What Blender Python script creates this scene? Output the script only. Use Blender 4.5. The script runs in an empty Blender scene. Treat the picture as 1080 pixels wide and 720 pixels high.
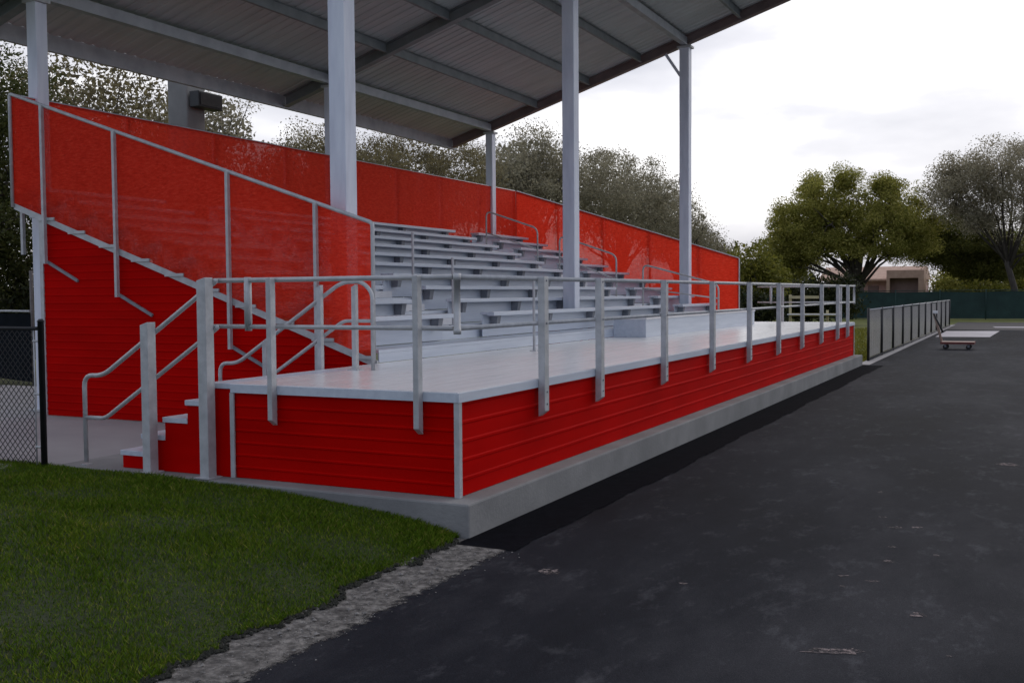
import bpy, math, random
import numpy as np
from mathutils import Vector, Matrix
random.seed(7); RNG = np.random.default_rng(11)
scene = bpy.context.scene
col = scene.collection
R = math.radians

# ------------------------------------------------------------------ materials
def new_mat(name):
    m = bpy.data.materials.new(name); m.use_nodes = True
    nt = m.node_tree; b = nt.nodes['Principled BSDF']
    return m, nt, b
def nd(nt, kind, **kw):
    n = nt.nodes.new(kind)
    for k, v in kw.items(): setattr(n, k, v)
    return n
def ramp(nt, stops):
    n = nt.nodes.new('ShaderNodeValToRGB'); e = n.color_ramp.elements
    while len(e) > 1: e.remove(e[-1])
    e[0].position = stops[0][0]; e[0].color = (*stops[0][1], 1)
    for p, c in stops[1:]:
        x = e.new(p); x.color = (*c, 1)
    return n
def noise(nt, scale, detail=4, rough=.55, obj=True, stretch=None):
    tc = nd(nt, 'ShaderNodeTexCoord'); n = nd(nt, 'ShaderNodeTexNoise')
    n.inputs['Scale'].default_value = scale; n.inputs['Detail'].default_value = detail
    n.inputs['Roughness'].default_value = rough
    if stretch:
        mp = nd(nt, 'ShaderNodeMapping'); mp.inputs['Scale'].default_value = stretch
        nt.links.new(tc.outputs['Object'], mp.inputs['Vector']); nt.links.new(mp.outputs['Vector'], n.inputs['Vector'])
    else:
        nt.links.new(tc.outputs['Object'], n.inputs['Vector'])
    return n
def mottled(name, stops, scale=3, detail=6, rough=.6, metal=0.0, bump=0.0, bscale=None, spec=None, stretch=None):
    m, nt, b = new_mat(name)
    n = noise(nt, scale, detail, stretch=stretch); r = ramp(nt, stops)
    nt.links.new(n.outputs['Fac'], r.inputs['Fac']); nt.links.new(r.outputs['Color'], b.inputs['Base Color'])
    b.inputs['Roughness'].default_value = rough; b.inputs['Metallic'].default_value = metal
    if spec is not None: b.inputs['Specular IOR Level'].default_value = spec
    if bump:
        n2 = noise(nt, bscale or scale * 6, 5); bp = nd(nt, 'ShaderNodeBump')
        bp.inputs['Strength'].default_value = bump; bp.inputs['Distance'].default_value = .02
        nt.links.new(n2.outputs['Fac'], bp.inputs['Height']); nt.links.new(bp.outputs['Normal'], b.inputs['Normal'])
    return m
def leaf_mat(name, cols, trans=.35):
    m, nt, b = new_mat(name)
    g = nd(nt, 'ShaderNodeNewGeometry')
    r = ramp(nt, [(i / (len(cols) - 1), c) for i, c in enumerate(cols)])
    nt.links.new(g.outputs['Random Per Island'], r.inputs['Fac'])
    nt.links.new(r.outputs['Color'], b.inputs['Base Color'])
    b.inputs['Roughness'].default_value = .6; b.inputs['Specular IOR Level'].default_value = .25
    t = nd(nt, 'ShaderNodeBsdfTranslucent'); nt.links.new(r.outputs['Color'], t.inputs['Color'])
    mx = nd(nt, 'ShaderNodeMixShader'); mx.inputs['Fac'].default_value = trans
    nt.links.new(b.outputs[0], mx.inputs[1]); nt.links.new(t.outputs[0], mx.inputs[2])
    nt.links.new(mx.outputs[0], nt.nodes['Material Output'].inputs['Surface'])
    return m

M = {}
M['galv'] = mottled('galvanised_steel', [(.3, (.40, .405, .41)), (.7, (.54, .545, .55))], 9, 5, .5, .2, spec=.5)
M['galv_col'] = mottled('column_steel', [(.25, (.55, .58, .66)), (.5, (.66, .69, .77)), (.75, (.74, .77, .83))], 2.2, 6, .5, .1, stretch=(3, 3, .6))
M['alu'] = mottled('aluminium', [(.3, (.52, .565, .64)), (.7, (.63, .675, .74))], 1.6, 5, .42, .15, stretch=(8, .5, 8))
M['deck'] = mottled('deck_aluminium', [(.3, (.78, .775, .78)), (.7, (.90, .89, .89))], 1.4, 6, .26, .15, stretch=(9, .5, 1))
M['bracket'] = mottled('bracket_steel_shaded', [(.3, (.20, .21, .235)), (.7, (.30, .31, .33))], 8, 3, .6, .3)  # darker than the galvanised parts: shade under the seats put into the colour
M['beam'] = mottled('beam_steel', [(.3, (.30, .32, .34)), (.7, (.42, .44, .46))], 3, 5, .55, .3)
M['rafter'] = mottled('rafter_primer', [(.3, (.17, .13, .125)), (.7, (.26, .19, .18))], 3, 5, .6, .1)
M['purlin'] = mottled('purlin_steel', [(.3, (.17, .19, .195)), (.7, (.25, .27, .275))], 3, 5, .6, .2)
M['roofdeck'] = mottled('roof_deck', [(.3, (.42, .445, .44)), (.7, (.54, .565, .555))], 1.2, 6, .55, .15, stretch=(.4, 4, 1))
M['red'] = mottled('red_siding', [(.25, (.40, .0006, .0002)), (.75, (.54, .0012, .0004))], .9, 7, .6, 0, spec=.025, stretch=(1, 1, 4))
M['concrete'] = mottled('concrete', [(.2, (.15, .15, .148)), (.5, (.215, .213, .208)), (.8, (.30, .295, .285))], 1.3, 8, .85, 0, .25, 30)
M['path'] = mottled('path_concrete', [(.25, (.27, .255, .255)), (.75, (.36, .34, .335))], .8, 8, .85, 0, .2, 30)
M['black'] = mottled('black_paint', [(.3, (.008, .008, .009)), (.7, (.02, .02, .022))], 5, 3, .5)
M['darkcloth'] = mottled('dark_windscreen', [(.3, (.004, .006, .009)), (.7, (.008, .011, .016))], 3, 5, .9, spec=.05)
M['bark'] = mottled('bark', [(.3, (.035, .028, .022)), (.7, (.085, .07, .058))], 5, 8, .9, 0, .6, 30, stretch=(3, 3, .6))
M['barkgrey'] = mottled('bark_grey', [(.3, (.10, .09, .085)), (.7, (.22, .20, .19))], 5, 8, .9, 0, .6, 30, stretch=(3, 3, .6))
M['green'] = mottled('green_windscreen', [(.3, (.008, .026, .022)), (.7, (.017, .048, .040))], 1.2, 6, .8)
M['timber'] = mottled('timber', [(.3, (.42, .36, .20)), (.7, (.55, .48, .30))], 4, 5, .7)
M['cartwood'] = mottled('cart_wood', [(.3, (.38, .28, .23)), (.7, (.50, .38, .31))], 6, 5, .75)
M['cartred'] = mottled('cart_red', [(.3, (.12, .03, .025)), (.7, (.18, .05, .04))], 6, 4, .6)
M['rubber'] = mottled('rubber', [(.3, (.012, .011, .011)), (.7, (.025, .022, .022))], 8, 3, .8)
M['white'] = mottled('white_paint', [(.3, (.70, .70, .70)), (.7, (.82, .82, .82))], 4, 3, .5)
M['wall'] = mottled('stucco', [(.3, (.40, .24, .22)), (.7, (.50, .31, .28))], 2, 5, .85, 0, .3, 40)
M['roof'] = mottled('roof_tile', [(.3, (.44, .28, .21)), (.7, (.55, .37, .28))], 2.5, 6, .8, 0, .4, 30)
M['garage'] = mottled('garage_door', [(.3, (.17, .105, .10)), (.7, (.22, .14, .13))], 2, 4, .7)
m, nt, b = new_mat('window_glass'); b.inputs['Base Color'].default_value = (.02, .022, .025, 1); b.inputs['Roughness'].default_value = .08; M['glass'] = m

# asphalt: mottled, scuffed, slightly sheeny
m, nt, b = new_mat('asphalt')
n1 = noise(nt, .42, 9, .68, stretch=(1, .4, 1)); r1 = ramp(nt, [(.33, (.0040, .0046, .0075)), (.5, (.0125, .0138, .0195)), (.66, (.036, .0365, .043))])
n2 = noise(nt, 160, 3, .7); r2 = ramp(nt, [(.35, (.55, .55, .55)), (.62, (1.15, 1.15, 1.15)), (.75, (2.6, 2.5, 2.4))])
n3 = noise(nt, 4.5, 10, .78, stretch=(1, .5, 1)); r3 = ramp(nt, [(.54, (0, 0, 0)), (.74, (.085, .084, .088))])
mx = nd(nt, 'ShaderNodeMix', data_type='RGBA', blend_type='MULTIPLY'); mx.inputs['Factor'].default_value = 1
ad = nd(nt, 'ShaderNodeMix', data_type='RGBA', blend_type='ADD'); ad.inputs['Factor'].default_value = .55
L = nt.links.new
L(n1.outputs['Fac'], r1.inputs['Fac']); L(n2.outputs['Fac'], r2.inputs['Fac']); L(n3.outputs['Fac'], r3.inputs['Fac'])
L(r1.outputs['Color'], mx.inputs['A']); L(r2.outputs['Color'], mx.inputs['B'])
L(mx.outputs['Result'], ad.inputs['A']); L(r3.outputs['Color'], ad.inputs['B'])
L(ad.outputs['Result'], b.inputs['Base Color'])
b.inputs['Roughness'].default_value = .75; b.inputs['Specular IOR Level'].default_value = .09
bp = nd(nt, 'ShaderNodeBump'); bp.inputs['Strength'].default_value = .35; bp.inputs['Distance'].default_value = .008
n4 = noise(nt, 110, 3, .7); L(n4.outputs['Fac'], bp.inputs['Height']); L(bp.outputs['Normal'], b.inputs['Normal'])
M['asphalt'] = m
M['newasphalt'] = mottled('new_asphalt', [(.3, (.0024, .0026, .0045)), (.7, (.0060, .0063, .0095))], 9, 8, .9, 0, .5, 130, spec=.04)
M['scuff'] = mottled('scuffed_concrete', [(.35, (.07, .058, .057)), (.65, (.30, .235, .225))], 11, 8, .85, 0, .3, 60)
M['slab'] = mottled('pale_slab', [(.3, (.42, .39, .40)), (.7, (.55, .51, .52))], 1, 6, .85)
M['track'] = mottled('brown_asphalt', [(.3, (.045, .040, .040)), (.7, (.085, .074, .072))], .5, 7, .85, stretch=(.3, 2, 1))
M['dirt'] = mottled('sandy_dirt', [(.30, (.040, .036, .033)), (.48, (.115, .105, .096)), (.68, (.26, .24, .22))], 16, 12, .95, 0, 1, 60)
m = M['scuff']; nt = m.node_tree; L = nt.links.new      # worn spots break up into specks
nz = noise(nt, 34, 8, .75); rr_ = ramp(nt, [(.44, (1, 1, 1)), (.56, (.1, .1, .1))]); L(nz.outputs['Fac'], rr_.inputs['Fac'])
tr_ = nd(nt, 'ShaderNodeBsdfTransparent'); ms = nd(nt, 'ShaderNodeMixShader'); L(rr_.outputs['Color'], ms.inputs['Fac'])
L(nt.nodes['Principled BSDF'].outputs[0], ms.inputs[1]); L(tr_.outputs[0], ms.inputs[2]); L(ms.outputs[0], nt.nodes['Material Output'].inputs['Surface'])
m = M['dirt']; nt = m.node_tree; L = nt.links.new
tc = nd(nt, 'ShaderNodeTexCoord'); sx = nd(nt, 'ShaderNodeSeparateXYZ'); L(tc.outputs['Object'], sx.inputs[0])
mr = nd(nt, 'ShaderNodeMapRange'); mr.inputs['From Min'].default_value = .50; mr.inputs['From Max'].default_value = .90; L(sx.outputs['X'], mr.inputs['Value'])
nz = noise(nt, 9, 9, .75); ma = nd(nt, 'ShaderNodeMath', operation='ADD'); L(nz.outputs['Fac'], ma.inputs[0]); L(mr.outputs['Result'], ma.inputs[1])
rr_ = ramp(nt, [(.80, (0, 0, 0)), (.95, (1, 1, 1))]); L(ma.outputs[0], rr_.inputs['Fac'])
tr_ = nd(nt, 'ShaderNodeBsdfTransparent'); ms = nd(nt, 'ShaderNodeMixShader'); L(rr_.outputs['Color'], ms.inputs['Fac'])
L(nt.nodes['Principled BSDF'].outputs[0], ms.inputs[1]); L(tr_.outputs[0], ms.inputs[2]); L(ms.outputs[0], nt.nodes['Material Output'].inputs['Surface'])
M['soil'] = mottled('dark_soil', [(.3, (.010, .011, .008)), (.7, (.03, .03, .02))], 14, 8, .95, 0, .7, 60)
M['pebble'] = mottled('pebbles', [(.3, (.08, .075, .07)), (.7, (.30, .28, .26))], 14, 4, .9)
M['field'] = mottled('field_grass', [(.25, (.045, .060, .010)), (.5, (.10, .115, .016)), (.75, (.16, .15, .03))], .35, 9, .9, 0, .5, 20)
M['lawn'] = mottled('lawn_soil', [(.3, (.014, .022, .006)), (.7, (.032, .042, .012))], 6, 8, .95, 0, .6, 40)
# grass blades: colour by blade and by patch
m, nt, b = new_mat('grass_blade')
g = nd(nt, 'ShaderNodeNewGeometry'); n1 = noise(nt, 1.3, 5, .6)
r1 = ramp(nt, [(0, (.052, .098, .007)), (.6, (.090, .150, .012)), (.9, (.14, .18, .020)), (1, (.24, .21, .07))])
r2 = ramp(nt, [(.3, (.78, .84, .6)), (.55, (1.08, 1.08, .9)), (.75, (1.5, 1.25, .95))])
mx = nd(nt, 'ShaderNodeMix', data_type='RGBA', blend_type='MULTIPLY'); mx.inputs['Factor'].default_value = 1
L = nt.links.new
L(g.outputs['Random Per Island'], r1.inputs['Fac']); L(n1.outputs['Fac'], r2.inputs['Fac'])
L(r1.outputs['Color'], mx.inputs['A']); L(r2.outputs['Color'], mx.inputs['B']); L(mx.outputs['Result'], b.inputs['Base Color'])
b.inputs['Roughness'].default_value = .7; b.inputs['Specular IOR Level'].default_value = .05
M['blade'] = m
# woven red mesh: lets some light and view through its holes
def mesh_mat(name, cols, holes, trans, scale=2.0):
    m, nt, b = new_mat(name); L = nt.links.new
    n = noise(nt, 9, 8, .8, stretch=(1, 1, 4)); r = ramp(nt, cols)
    L(n.outputs['Fac'], r.inputs['Fac']); L(r.outputs['Color'], b.inputs['Base Color'])
    b.inputs['Roughness'].default_value = .7; b.inputs['Specular IOR Level'].default_value = .12
    t = nd(nt, 'ShaderNodeBsdfTranslucent'); L(r.outputs['Color'], t.inputs['Color'])
    a = nd(nt, 'ShaderNodeMixShader'); a.inputs['Fac'].default_value = trans
    L(b.outputs[0], a.inputs[1]); L(t.outputs[0], a.inputs[2])
    tr = nd(nt, 'ShaderNodeBsdfTransparent'); c = nd(nt, 'ShaderNodeMixShader')
    n2 = noise(nt, 16, 4, .75, stretch=(1, 1, 4.5))       # threads run level, so the open spots form short dashes
    mr = ramp(nt, [(.30, (holes * .3,) * 3), (.60, (holes * 1.3,) * 3), (.70, (holes * 6,) * 3)])
    L(n2.outputs['Fac'], mr.inputs['Fac']); L(mr.outputs['Color'], c.inputs['Fac'])
    n3 = noise(nt, 26, 3, .7, stretch=(1, 1, 5)); n4 = noise(nt, 1.7, 3, .5, stretch=(1, 1, .5)); ad = nd(nt, 'ShaderNodeMath', operation='MULTIPLY_ADD')
    ad.inputs[1].default_value = .12; L(n3.outputs['Fac'], ad.inputs[0]); L(n4.outputs['Fac'], ad.inputs[2])
    bp = nd(nt, 'ShaderNodeBump'); bp.inputs['Strength'].default_value = .8; bp.inputs['Distance'].default_value = .12
    L(ad.outputs[0], bp.inputs['Height']); L(bp.outputs['Normal'], b.inputs['Normal']); L(bp.outputs['Normal'], t.inputs['Normal'])
    L(a.outputs[0], c.inputs[1]); L(tr.outputs[0], c.inputs[2])
    L(c.outputs[0], nt.nodes['Material Output'].inputs['Surface'])
    return m
M['redmesh'] = mesh_mat('red_mesh', [(.36, (.74, .028, .012)), (.52, (.88, .046, .022)), (.68, (.95, .09, .05))], .05, .58)
M['greymesh'] = mesh_mat('grey_mesh', [(.3, (.34, .33, .33)), (.7, (.46, .44, .44))], .2, .4, 5)
# leaves
M['oakleaf'] = leaf_mat('oak_leaf', [(.135, .145, .026), (.26, .26, .05), (.38, .355, .085), (.48, .43, .13)], .58)
M['darkleaf'] = leaf_mat('dark_leaf', [(.035, .045, .012), (.07, .082, .022), (.12, .125, .035)], .4)
M['greyleaf'] = leaf_mat('grey_leaf', [(.17, .155, .10), (.29, .265, .18), (.42, .38, .27)], .5)
M['mixleaf'] = leaf_mat('mixed_leaf', [(.07, .08, .018), (.14, .148, .034), (.24, .23, .06)], .5)
M['featherleaf'] = leaf_mat('feather_leaf', [(.22, .20, .13), (.34, .305, .21), (.46, .41, .30)], .55)
M['brownleaf'] = leaf_mat('brown_leaf', [(.10, .085, .05), (.19, .16, .085), (.29, .25, .125)], .5)
M['yellowleaf'] = leaf_mat('yellow_leaf', [(.10, .11, .016), (.19, .19, .028), (.29, .26, .05)], .45)
M['palmleaf'] = leaf_mat('shrub_leaf', [(.012, .018, .006), (.028, .034, .010), (.06, .065, .015)], .3)

# ------------------------------------------------------------------ mesh builder
class MB:
    def __init__(s): s.v = []; s.f = []
    def add(s, vs, fs):
        n = len(s.v); s.v += [tuple(v) for v in vs]; s.f += [tuple(i + n for i in f) for f in fs]; return s
    def box(s, x0, x1, y0, y1, z0, z1):
        if x0 > x1: x0, x1 = x1, x0
        if y0 > y1: y0, y1 = y1, y0
        return s.add([(x0, y0, z0), (x1, y0, z0), (x1, y1, z0), (x0, y1, z0), (x0, y0, z1), (x1, y0, z1), (x1, y1, z1), (x0, y1, z1)],
                     [(3, 2, 1, 0), (4, 5, 6, 7), (0, 1, 5, 4), (1, 2, 6, 5), (2, 3, 7, 6), (3, 0, 4, 7)])
    def hexa(s, p):   # 8 points, bottom ring then top ring
        return s.add(p, [(3, 2, 1, 0), (4, 5, 6, 7), (0, 1, 5, 4), (1, 2, 6, 5), (2, 3, 7, 6), (3, 0, 4, 7)])
    def prism(s, poly, a0, a1, axis):
        n = len(poly); vs = []
        for a in (a0, a1):
            for (p, q) in poly:
                vs.append((a, p, q) if axis == 'X' else (p, a, q) if axis == 'Y' else (p, q, a))
        return s.add(vs, [tuple(range(n - 1, -1, -1)), tuple(range(n, 2 * n))] + [(i, (i + 1) % n, n + (i + 1) % n, n + i) for i in range(n)])
    def bar(s, a, b, w, h=None, up=(0, 0, 1)):
        h = h or w; a = Vector(a); b = Vector(b); d = (b - a).normalized(); u = Vector(up)
        if abs(d.dot(u)) > .98: u = Vector((1, 0, 0))
        r = d.cross(u).normalized(); u = r.cross(d)
        p = []
        for c in (a, b):
            for (i, j) in ((-1, -1), (1, -1), (1, 1), (-1, 1)): p.append(c + r * (i * w / 2) + u * (j * h / 2))
        return s.hexa(p)
    def tube(s, pts, rad, n=8):
        pts = [Vector(p) for p in pts]; rads = rad if isinstance(rad, (list, tuple)) else [rad] * len(pts)
        rings = []; prev = None
        for i, p in enumerate(pts):
            d = ((pts[i + 1] if i + 1 < len(pts) else p) - (pts[i - 1] if i else p)).normalized()
            if prev is None:
                u = Vector((0, 0, 1)) if abs(d.z) < .9 else Vector((1, 0, 0))
                r = d.cross(u).normalized()
            else:
                r = (prev - d * prev.dot(d)).normalized()
            prev = r; u = d.cross(r)
            rings.append([p + (r * math.cos(2 * math.pi * k / n) + u * math.sin(2 * math.pi * k / n)) * rads[i] for k in range(n)])
        vs = [v for rg in rings for v in rg]; fs = []
        for i in range(len(pts) - 1):
            for k in range(n):
                fs.append((i * n + k, i * n + (k + 1) % n, (i + 1) * n + (k + 1) % n, (i + 1) * n + k))
        fs.append(tuple(range(n - 1, -1, -1))); fs.append(tuple(range((len(pts) - 1) * n, len(pts) * n)))
        return s.add(vs, fs)
    def build(s, name, mat, parent=None, loc=None, smooth=False, bevel=0):
        if loc is None:
            p = parent; off = Vector((0, 0, 0))
            while p is not None: off += p.location; p = p.parent
        else: off = Vector(loc)
        me = bpy.data.meshes.new(name)
        me.from_pydata([(v[0] - off.x, v[1] - off.y, v[2] - off.z) for v in s.v], [], s.f)
        me.materials.append(M[mat] if isinstance(mat, str) else mat); me.update()
        if smooth:
            me.polygons.foreach_set('use_smooth', [len(p.vertices) == 4 for p in me.polygons])
        o = bpy.data.objects.new(name, me); col.objects.link(o)
        if parent is not None: o.parent = parent
        elif loc is not None: o.location = loc
        if bevel:
            bv = o.modifiers.new('Bevel', 'BEVEL'); bv.width = bevel; bv.segments = 2; bv.limit_method = 'ANGLE'
        return o
def fillet(pts, r, n=5):
    pts = [Vector(p) for p in pts]; out = [pts[0]]
    for i in range(1, len(pts) - 1):
        a = (pts[i - 1] - pts[i]); b = (pts[i + 1] - pts[i]); q = min(r, a.length * .45, b.length * .45)
        p0 = pts[i] + a.normalized() * q; p2 = pts[i] + b.normalized() * q
        for k in range(n + 1):
            t = k / n; out.append(p0 * (1 - t) ** 2 + pts[i] * 2 * t * (1 - t) + p2 * t * t)
    out.append(pts[-1]); return out
def thing(name, label, cat, loc, group=None):
    o = bpy.data.objects.new(name, None); col.objects.link(o); o.location = loc
    o.empty_display_size = .2
    return tag(o, label, cat, group)
def tag(o, label, cat, group=None):
    o['label'] = label; o['category'] = cat
    if group: o['group'] = group
    return o
def struct(o, kind='structure'):
    o['kind'] = kind; return o
def fast_mesh(name, verts, faces_n, mat, loc=(0, 0, 0), parent=None):
    """verts (N,k,3): N separate k-gons"""
    N, k = verts.shape[:2]
    me = bpy.data.meshes.new(name)
    off = np.array(loc, float)
    if parent is not None: off = np.array(parent.location)
    me.vertices.add(N * k); me.vertices.foreach_set('co', (verts.reshape(-1, 3) - off).astype(np.float32).ravel())
    me.loops.add(N * k); me.loops.foreach_set('vertex_index', np.arange(N * k, dtype=np.int32))
    me.polygons.add(N); me.polygons.foreach_set('loop_start', np.arange(0, N * k, k, dtype=np.int32))
    me.polygons.foreach_set('loop_total', np.full(N, k, dtype=np.int32))
    me.materials.append(M[mat]); me.update(calc_edges=True); me.validate()
    o = bpy.data.objects.new(name, me); col.objects.link(o)
    if parent is not None: o.parent = parent
    else: o.location = loc
    return o

# ------------------------------------------------------------------ main dimensions (metres)
LEN = 22.19          # walkway length along Y
ZD = .91             # deck height
GND = -.29           # track level
BX0, RUN, RISE, NROW = -2.83, .62, .212, 10
YN, YF = 3.02, 19.85 # bleacher ends
def zslope(x): return .88 + .344 * (-2.83 - x)       # stringer line
def ztop(x): return 2.63 + .334 * (-2.85 - x)        # top of end screens
AISLES = (6.15, 16.05)

# ------------------------------------------------------------------ ground
def sheet(name, pts, z, mat, kind='structure'):
    b = MB(); b.add([(x, y, z) for x, y in pts], [tuple(range(len(pts)))])
    return struct(b.build(name, mat), kind)
sheet('ground', [(-400, -60), (400, -60), (400, 600), (-400, 600)], -.306, 'field')
sheet('road', [(.16, -14), (60, -14), (60, 52), (.22, 52), (.22, 22.5), (.16, 22.4)], GND, 'asphalt')
sheet('road_end', [(.10, 52), (60, 52), (60, 66), (.1, 66)], GND - .001, 'track')
def ragged(y0, y1, xi, xo, amp, n, outer_only=True, seed=3, jit=0):
    rr = random.Random(seed); a = []; c = []
    ph = [rr.uniform(0, 6) for _ in range(10)]
    for i in range(n + 1):
        y = y0 + (y1 - y0) * i / n
        w = sum(math.sin(y * f + p) * 1.6 / f ** .5 for f, p in zip((1.1, 2.7, 5.3, 9.1, 14.7, 23, 37, 58, 83, 121), ph)) / 6 * amp
        a.append((xo + w + rr.gauss(0, jit), y)); c.append((xi if outer_only else xi - w * .6, y))
    return a + c[::-1]
def strip(name, pts, z, mat):
    n = len(pts) // 2; b = MB(); b.v = [(x, y, z) for x, y in pts]
    b.f = [(i, i + 1, 2 * n - 2 - i, 2 * n - 1 - i) for i in range(n - 1)]
    return struct(b.build(name, mat))
strip('road_edge', ragged(-.42, 22.4, .195, .75, .07, 1400, seed=5, jit=.003), GND + .006, 'newasphalt')
strip('dirt_path', ragged(-9, -.22, -.10, .92, .03, 300, seed=8, jit=.004), GND + .004, 'dirt')
def blob(name, x, y, sx, sy, z, mat, seed, n=26, ang=0.0):
    rr = random.Random(seed); pts = []
    for i in range(n):
        t = 2 * math.pi * i / n; k = rr.uniform(.6, 1.15)
        px, py = sx * k * math.cos(t), sy * k * math.sin(t)
        pts.append((x + px * math.cos(ang) - py * math.sin(ang), y + px * math.sin(ang) + py * math.cos(ang)))
    return sheet(name, pts, z, mat)
for i, (x, y, sx, sy, an) in enumerate([(3.35, 1.71, 0.067, 0.061, 0.46), (3.42, 0.97, 0.041, 0.04, 0.24), (3.44, 0.48, 0.058, 0.081, 0.54), (3.41, -0.13, 0.054, 0.05, 0.38), (3.2, -0.07, 0.045, 0.04, 0.46), (3.24, -0.35, 0.022, 0.041, 0.46), (3.52, 1.79, 0.054, 0.06, 0.38), (3.77, -0.81, 0.058, 0.1, 0.54), (3.41, -1.73, 0.197, 0.1, 0.42), (1.24, -0.86, 0.085, 0.157, 0.36), (2.22, -0.74, 0.032, 0.041, 0.32), (3.03, 3.33, 0.032, 0.081, 0.32), (3.2, 2.11, 0.036, 0.061, 0.59), (4.16, 5.7, 0.121, 0.22, 0.43), (3.76, 0.82, 0.022, 0.061, 0.46), (4.0, -1.54, 0.022, 0.022, 0.46)]):
    blob('road_patch', x, y, sx, sy * .6, GND + .004, 'scuff', 40 + i, ang=an)
sheet('pavement', [(.55, 42.2), (2.75, 42.6), (2.95, 50.2), (.5, 49.6)], GND + .004, 'slab')
sheet('verge', [(.02, 22.6), (.36, 22.6), (.30, 60), (.02, 60)], GND + .005, 'path')
sheet('far_path', [(2.6, 55.5), (60, 57.5), (60, 60), (2.4, 57.2)], GND + .004, 'slab')
# concrete pad under the stand, bevelled
b = MB(); b.box(-4.75, .205, -.205, LEN + .205, -.5, 0); struct(b.build('pavement_base', 'concrete', bevel=.018))
b = MB()
for (x0, x1, y0, y1) in ((-9.4, -4.757, -.6, 2.6), (-14.2, -9.407, -.6, 2.6), (-9.4, -4.757, 2.607, 6.5), (-14.2, -9.407, 2.607, 6.5)):
    b.box(x0, x1, y0, y1, -.45, -.006)
struct(b.build('path', 'path', bevel=.008))
# lawn: rises away from the track
def lawn_z(x, y):
    d = np.maximum(.15 - np.asarray(x, float), 0)
    return -.285 + .285 * (1 - np.exp(-d / 1.2)) + .012 * np.sin(np.asarray(x) * 2.1 + 1) * np.sin(np.asarray(y) * 1.7)
def lawn_edge(y): return .16 + .035 * np.sin(y * 1.9 + .5) + .045 * np.sin(y * 4.7) + .03 * np.sin(y * 11.3 + 1) + .02 * np.sin(y * 27)
ys = np.linspace(-9, -.206, 140); us = np.linspace(0, 1, 60) ** 2
bm = MB()
for y in ys:
    e = float(lawn_edge(y))
    for u in us:
        x = e - u * 14; bm.v.append((x, float(y), float(lawn_z(x, y)) if u > 0 else -.30))
nu = len(us)
for i in range(len(ys) - 1):
    for j in range(nu - 1): bm.f.append((i * nu + j, i * nu + j + 1, (i + 1) * nu + j + 1, (i + 1) * nu + j))
struct(bm.build('lawn', 'lawn', smooth=True))
# grass blades
N = 340000
yy = -.215 - RNG.random(N) ** 1.15 * 7.5; xx = lawn_edge(yy) + .015 - RNG.random(N) ** 1.35 * 9.5
z0 = lawn_z(xx, yy)
patch = .7 + .3 * np.sin(xx * 3.1 + 2 * np.sin(yy * 2.3)) * np.sin(yy * 3.7 + xx)
dd = np.hypot(xx - 4.39, yy + 7.77) / 8
h = RNG.uniform(.028, .062, N) * patch * np.clip(dd, .8, 1.15); a = RNG.uniform(0, 2 * np.pi, N); w = RNG.uniform(.004, .008, N)
lean = RNG.uniform(.15, 1.0, N) * h; la = RNG.uniform(0, 2 * np.pi, N)
P = np.zeros((N, 4, 3))
ca, sa = np.cos(a) * w / 2, np.sin(a) * w / 2
for k, (sg, t) in enumerate(((-1, 0), (1, 0), (.75, .55), (0, 1))):
    P[:, k, 0] = xx + sg * ca + np.cos(la) * lean * t ** 1.5; P[:, k, 1] = yy + sg * sa + np.sin(la) * lean * t ** 1.5
    P[:, k, 2] = z0 - .004 + h * t
struct(fast_mesh('grass', P, 4, 'blade'), 'stuff')
# pebbles and clods along the dirt edge
N = 1500
yy = RNG.uniform(-6, -.48, N); xx = .42 + RNG.normal(0, .15, N); s = RNG.uniform(.003, .009, N) * (1 + (RNG.random(N) > .96) * 1.4)
pv = []; base = np.array([(1, 0, 0), (0, 1, 0), (-1, 0, 0), (0, -1, 0), (0, 0, 1), (0, 0, -1)], float)
tri = [(0, 1, 4), (1, 2, 4), (2, 3, 4), (3, 0, 4), (1, 0, 5), (2, 1, 5), (3, 2, 5), (0, 3, 5)]
pb = MB()
for i in range(N):
    q = base * RNG.uniform(.6, 1.2, (6, 1)) * s[i] * np.array([1, 1, .7]); t = RNG.uniform(0, 6.3)
    pb.add([(xx[i] + v[0] * math.cos(t) - v[1] * math.sin(t), yy[i] + v[0] * math.sin(t) + v[1] * math.cos(t), GND + .010 + s[i] * .3 + v[2]) for v in q], tri)
struct(pb.build('gravel', 'pebble'), 'stuff')
# clods of dark soil at the cut lawn edge
N = 1300; pb = MB()
yy = RNG.uniform(-6, -.3, N); s = RNG.uniform(.006, .022, N); xx = lawn_edge(yy) + RNG.uniform(-.01, .08, N)
for i in range(N):
    q = base * RNG.uniform(.6, 1.2, (6, 1)) * s[i] * np.array([1, 1, .8]); t = RNG.uniform(0, 6.3)
    pb.add([(xx[i] + v[0] * math.cos(t) - v[1] * math.sin(t), yy[i] + v[0] * math.sin(t) + v[1] * math.cos(t), GND + .010 + s[i] * .3 + v[2]) for v in q], tri)
struct(pb.build('soil', 'soil'), 'stuff')
# tufts on the strip of field beside the far fence
N = 26000
yy = 22.6 + RNG.random(N) ** 1.6 * 30; xx = RNG.uniform(-6.5, .02, N); h = RNG.uniform(.04, .12, N); a = RNG.uniform(0, 6.3, N); w = RNG.uniform(.012, .03, N)
P = np.zeros((N, 3, 3)); P[:, 0] = np.stack([xx - np.cos(a) * w, yy - np.sin(a) * w, np.full(N, -.31)], 1)
P[:, 1] = np.stack([xx + np.cos(a) * w, yy + np.sin(a) * w, np.full(N, -.31)], 1)
P[:, 2] = np.stack([xx + RNG.normal(0, .03, N), yy + RNG.normal(0, .03, N), -.31 + h], 1)
struct(fast_mesh('field_grass', P, 3, 'yellowleaf'), 'stuff')

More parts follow.
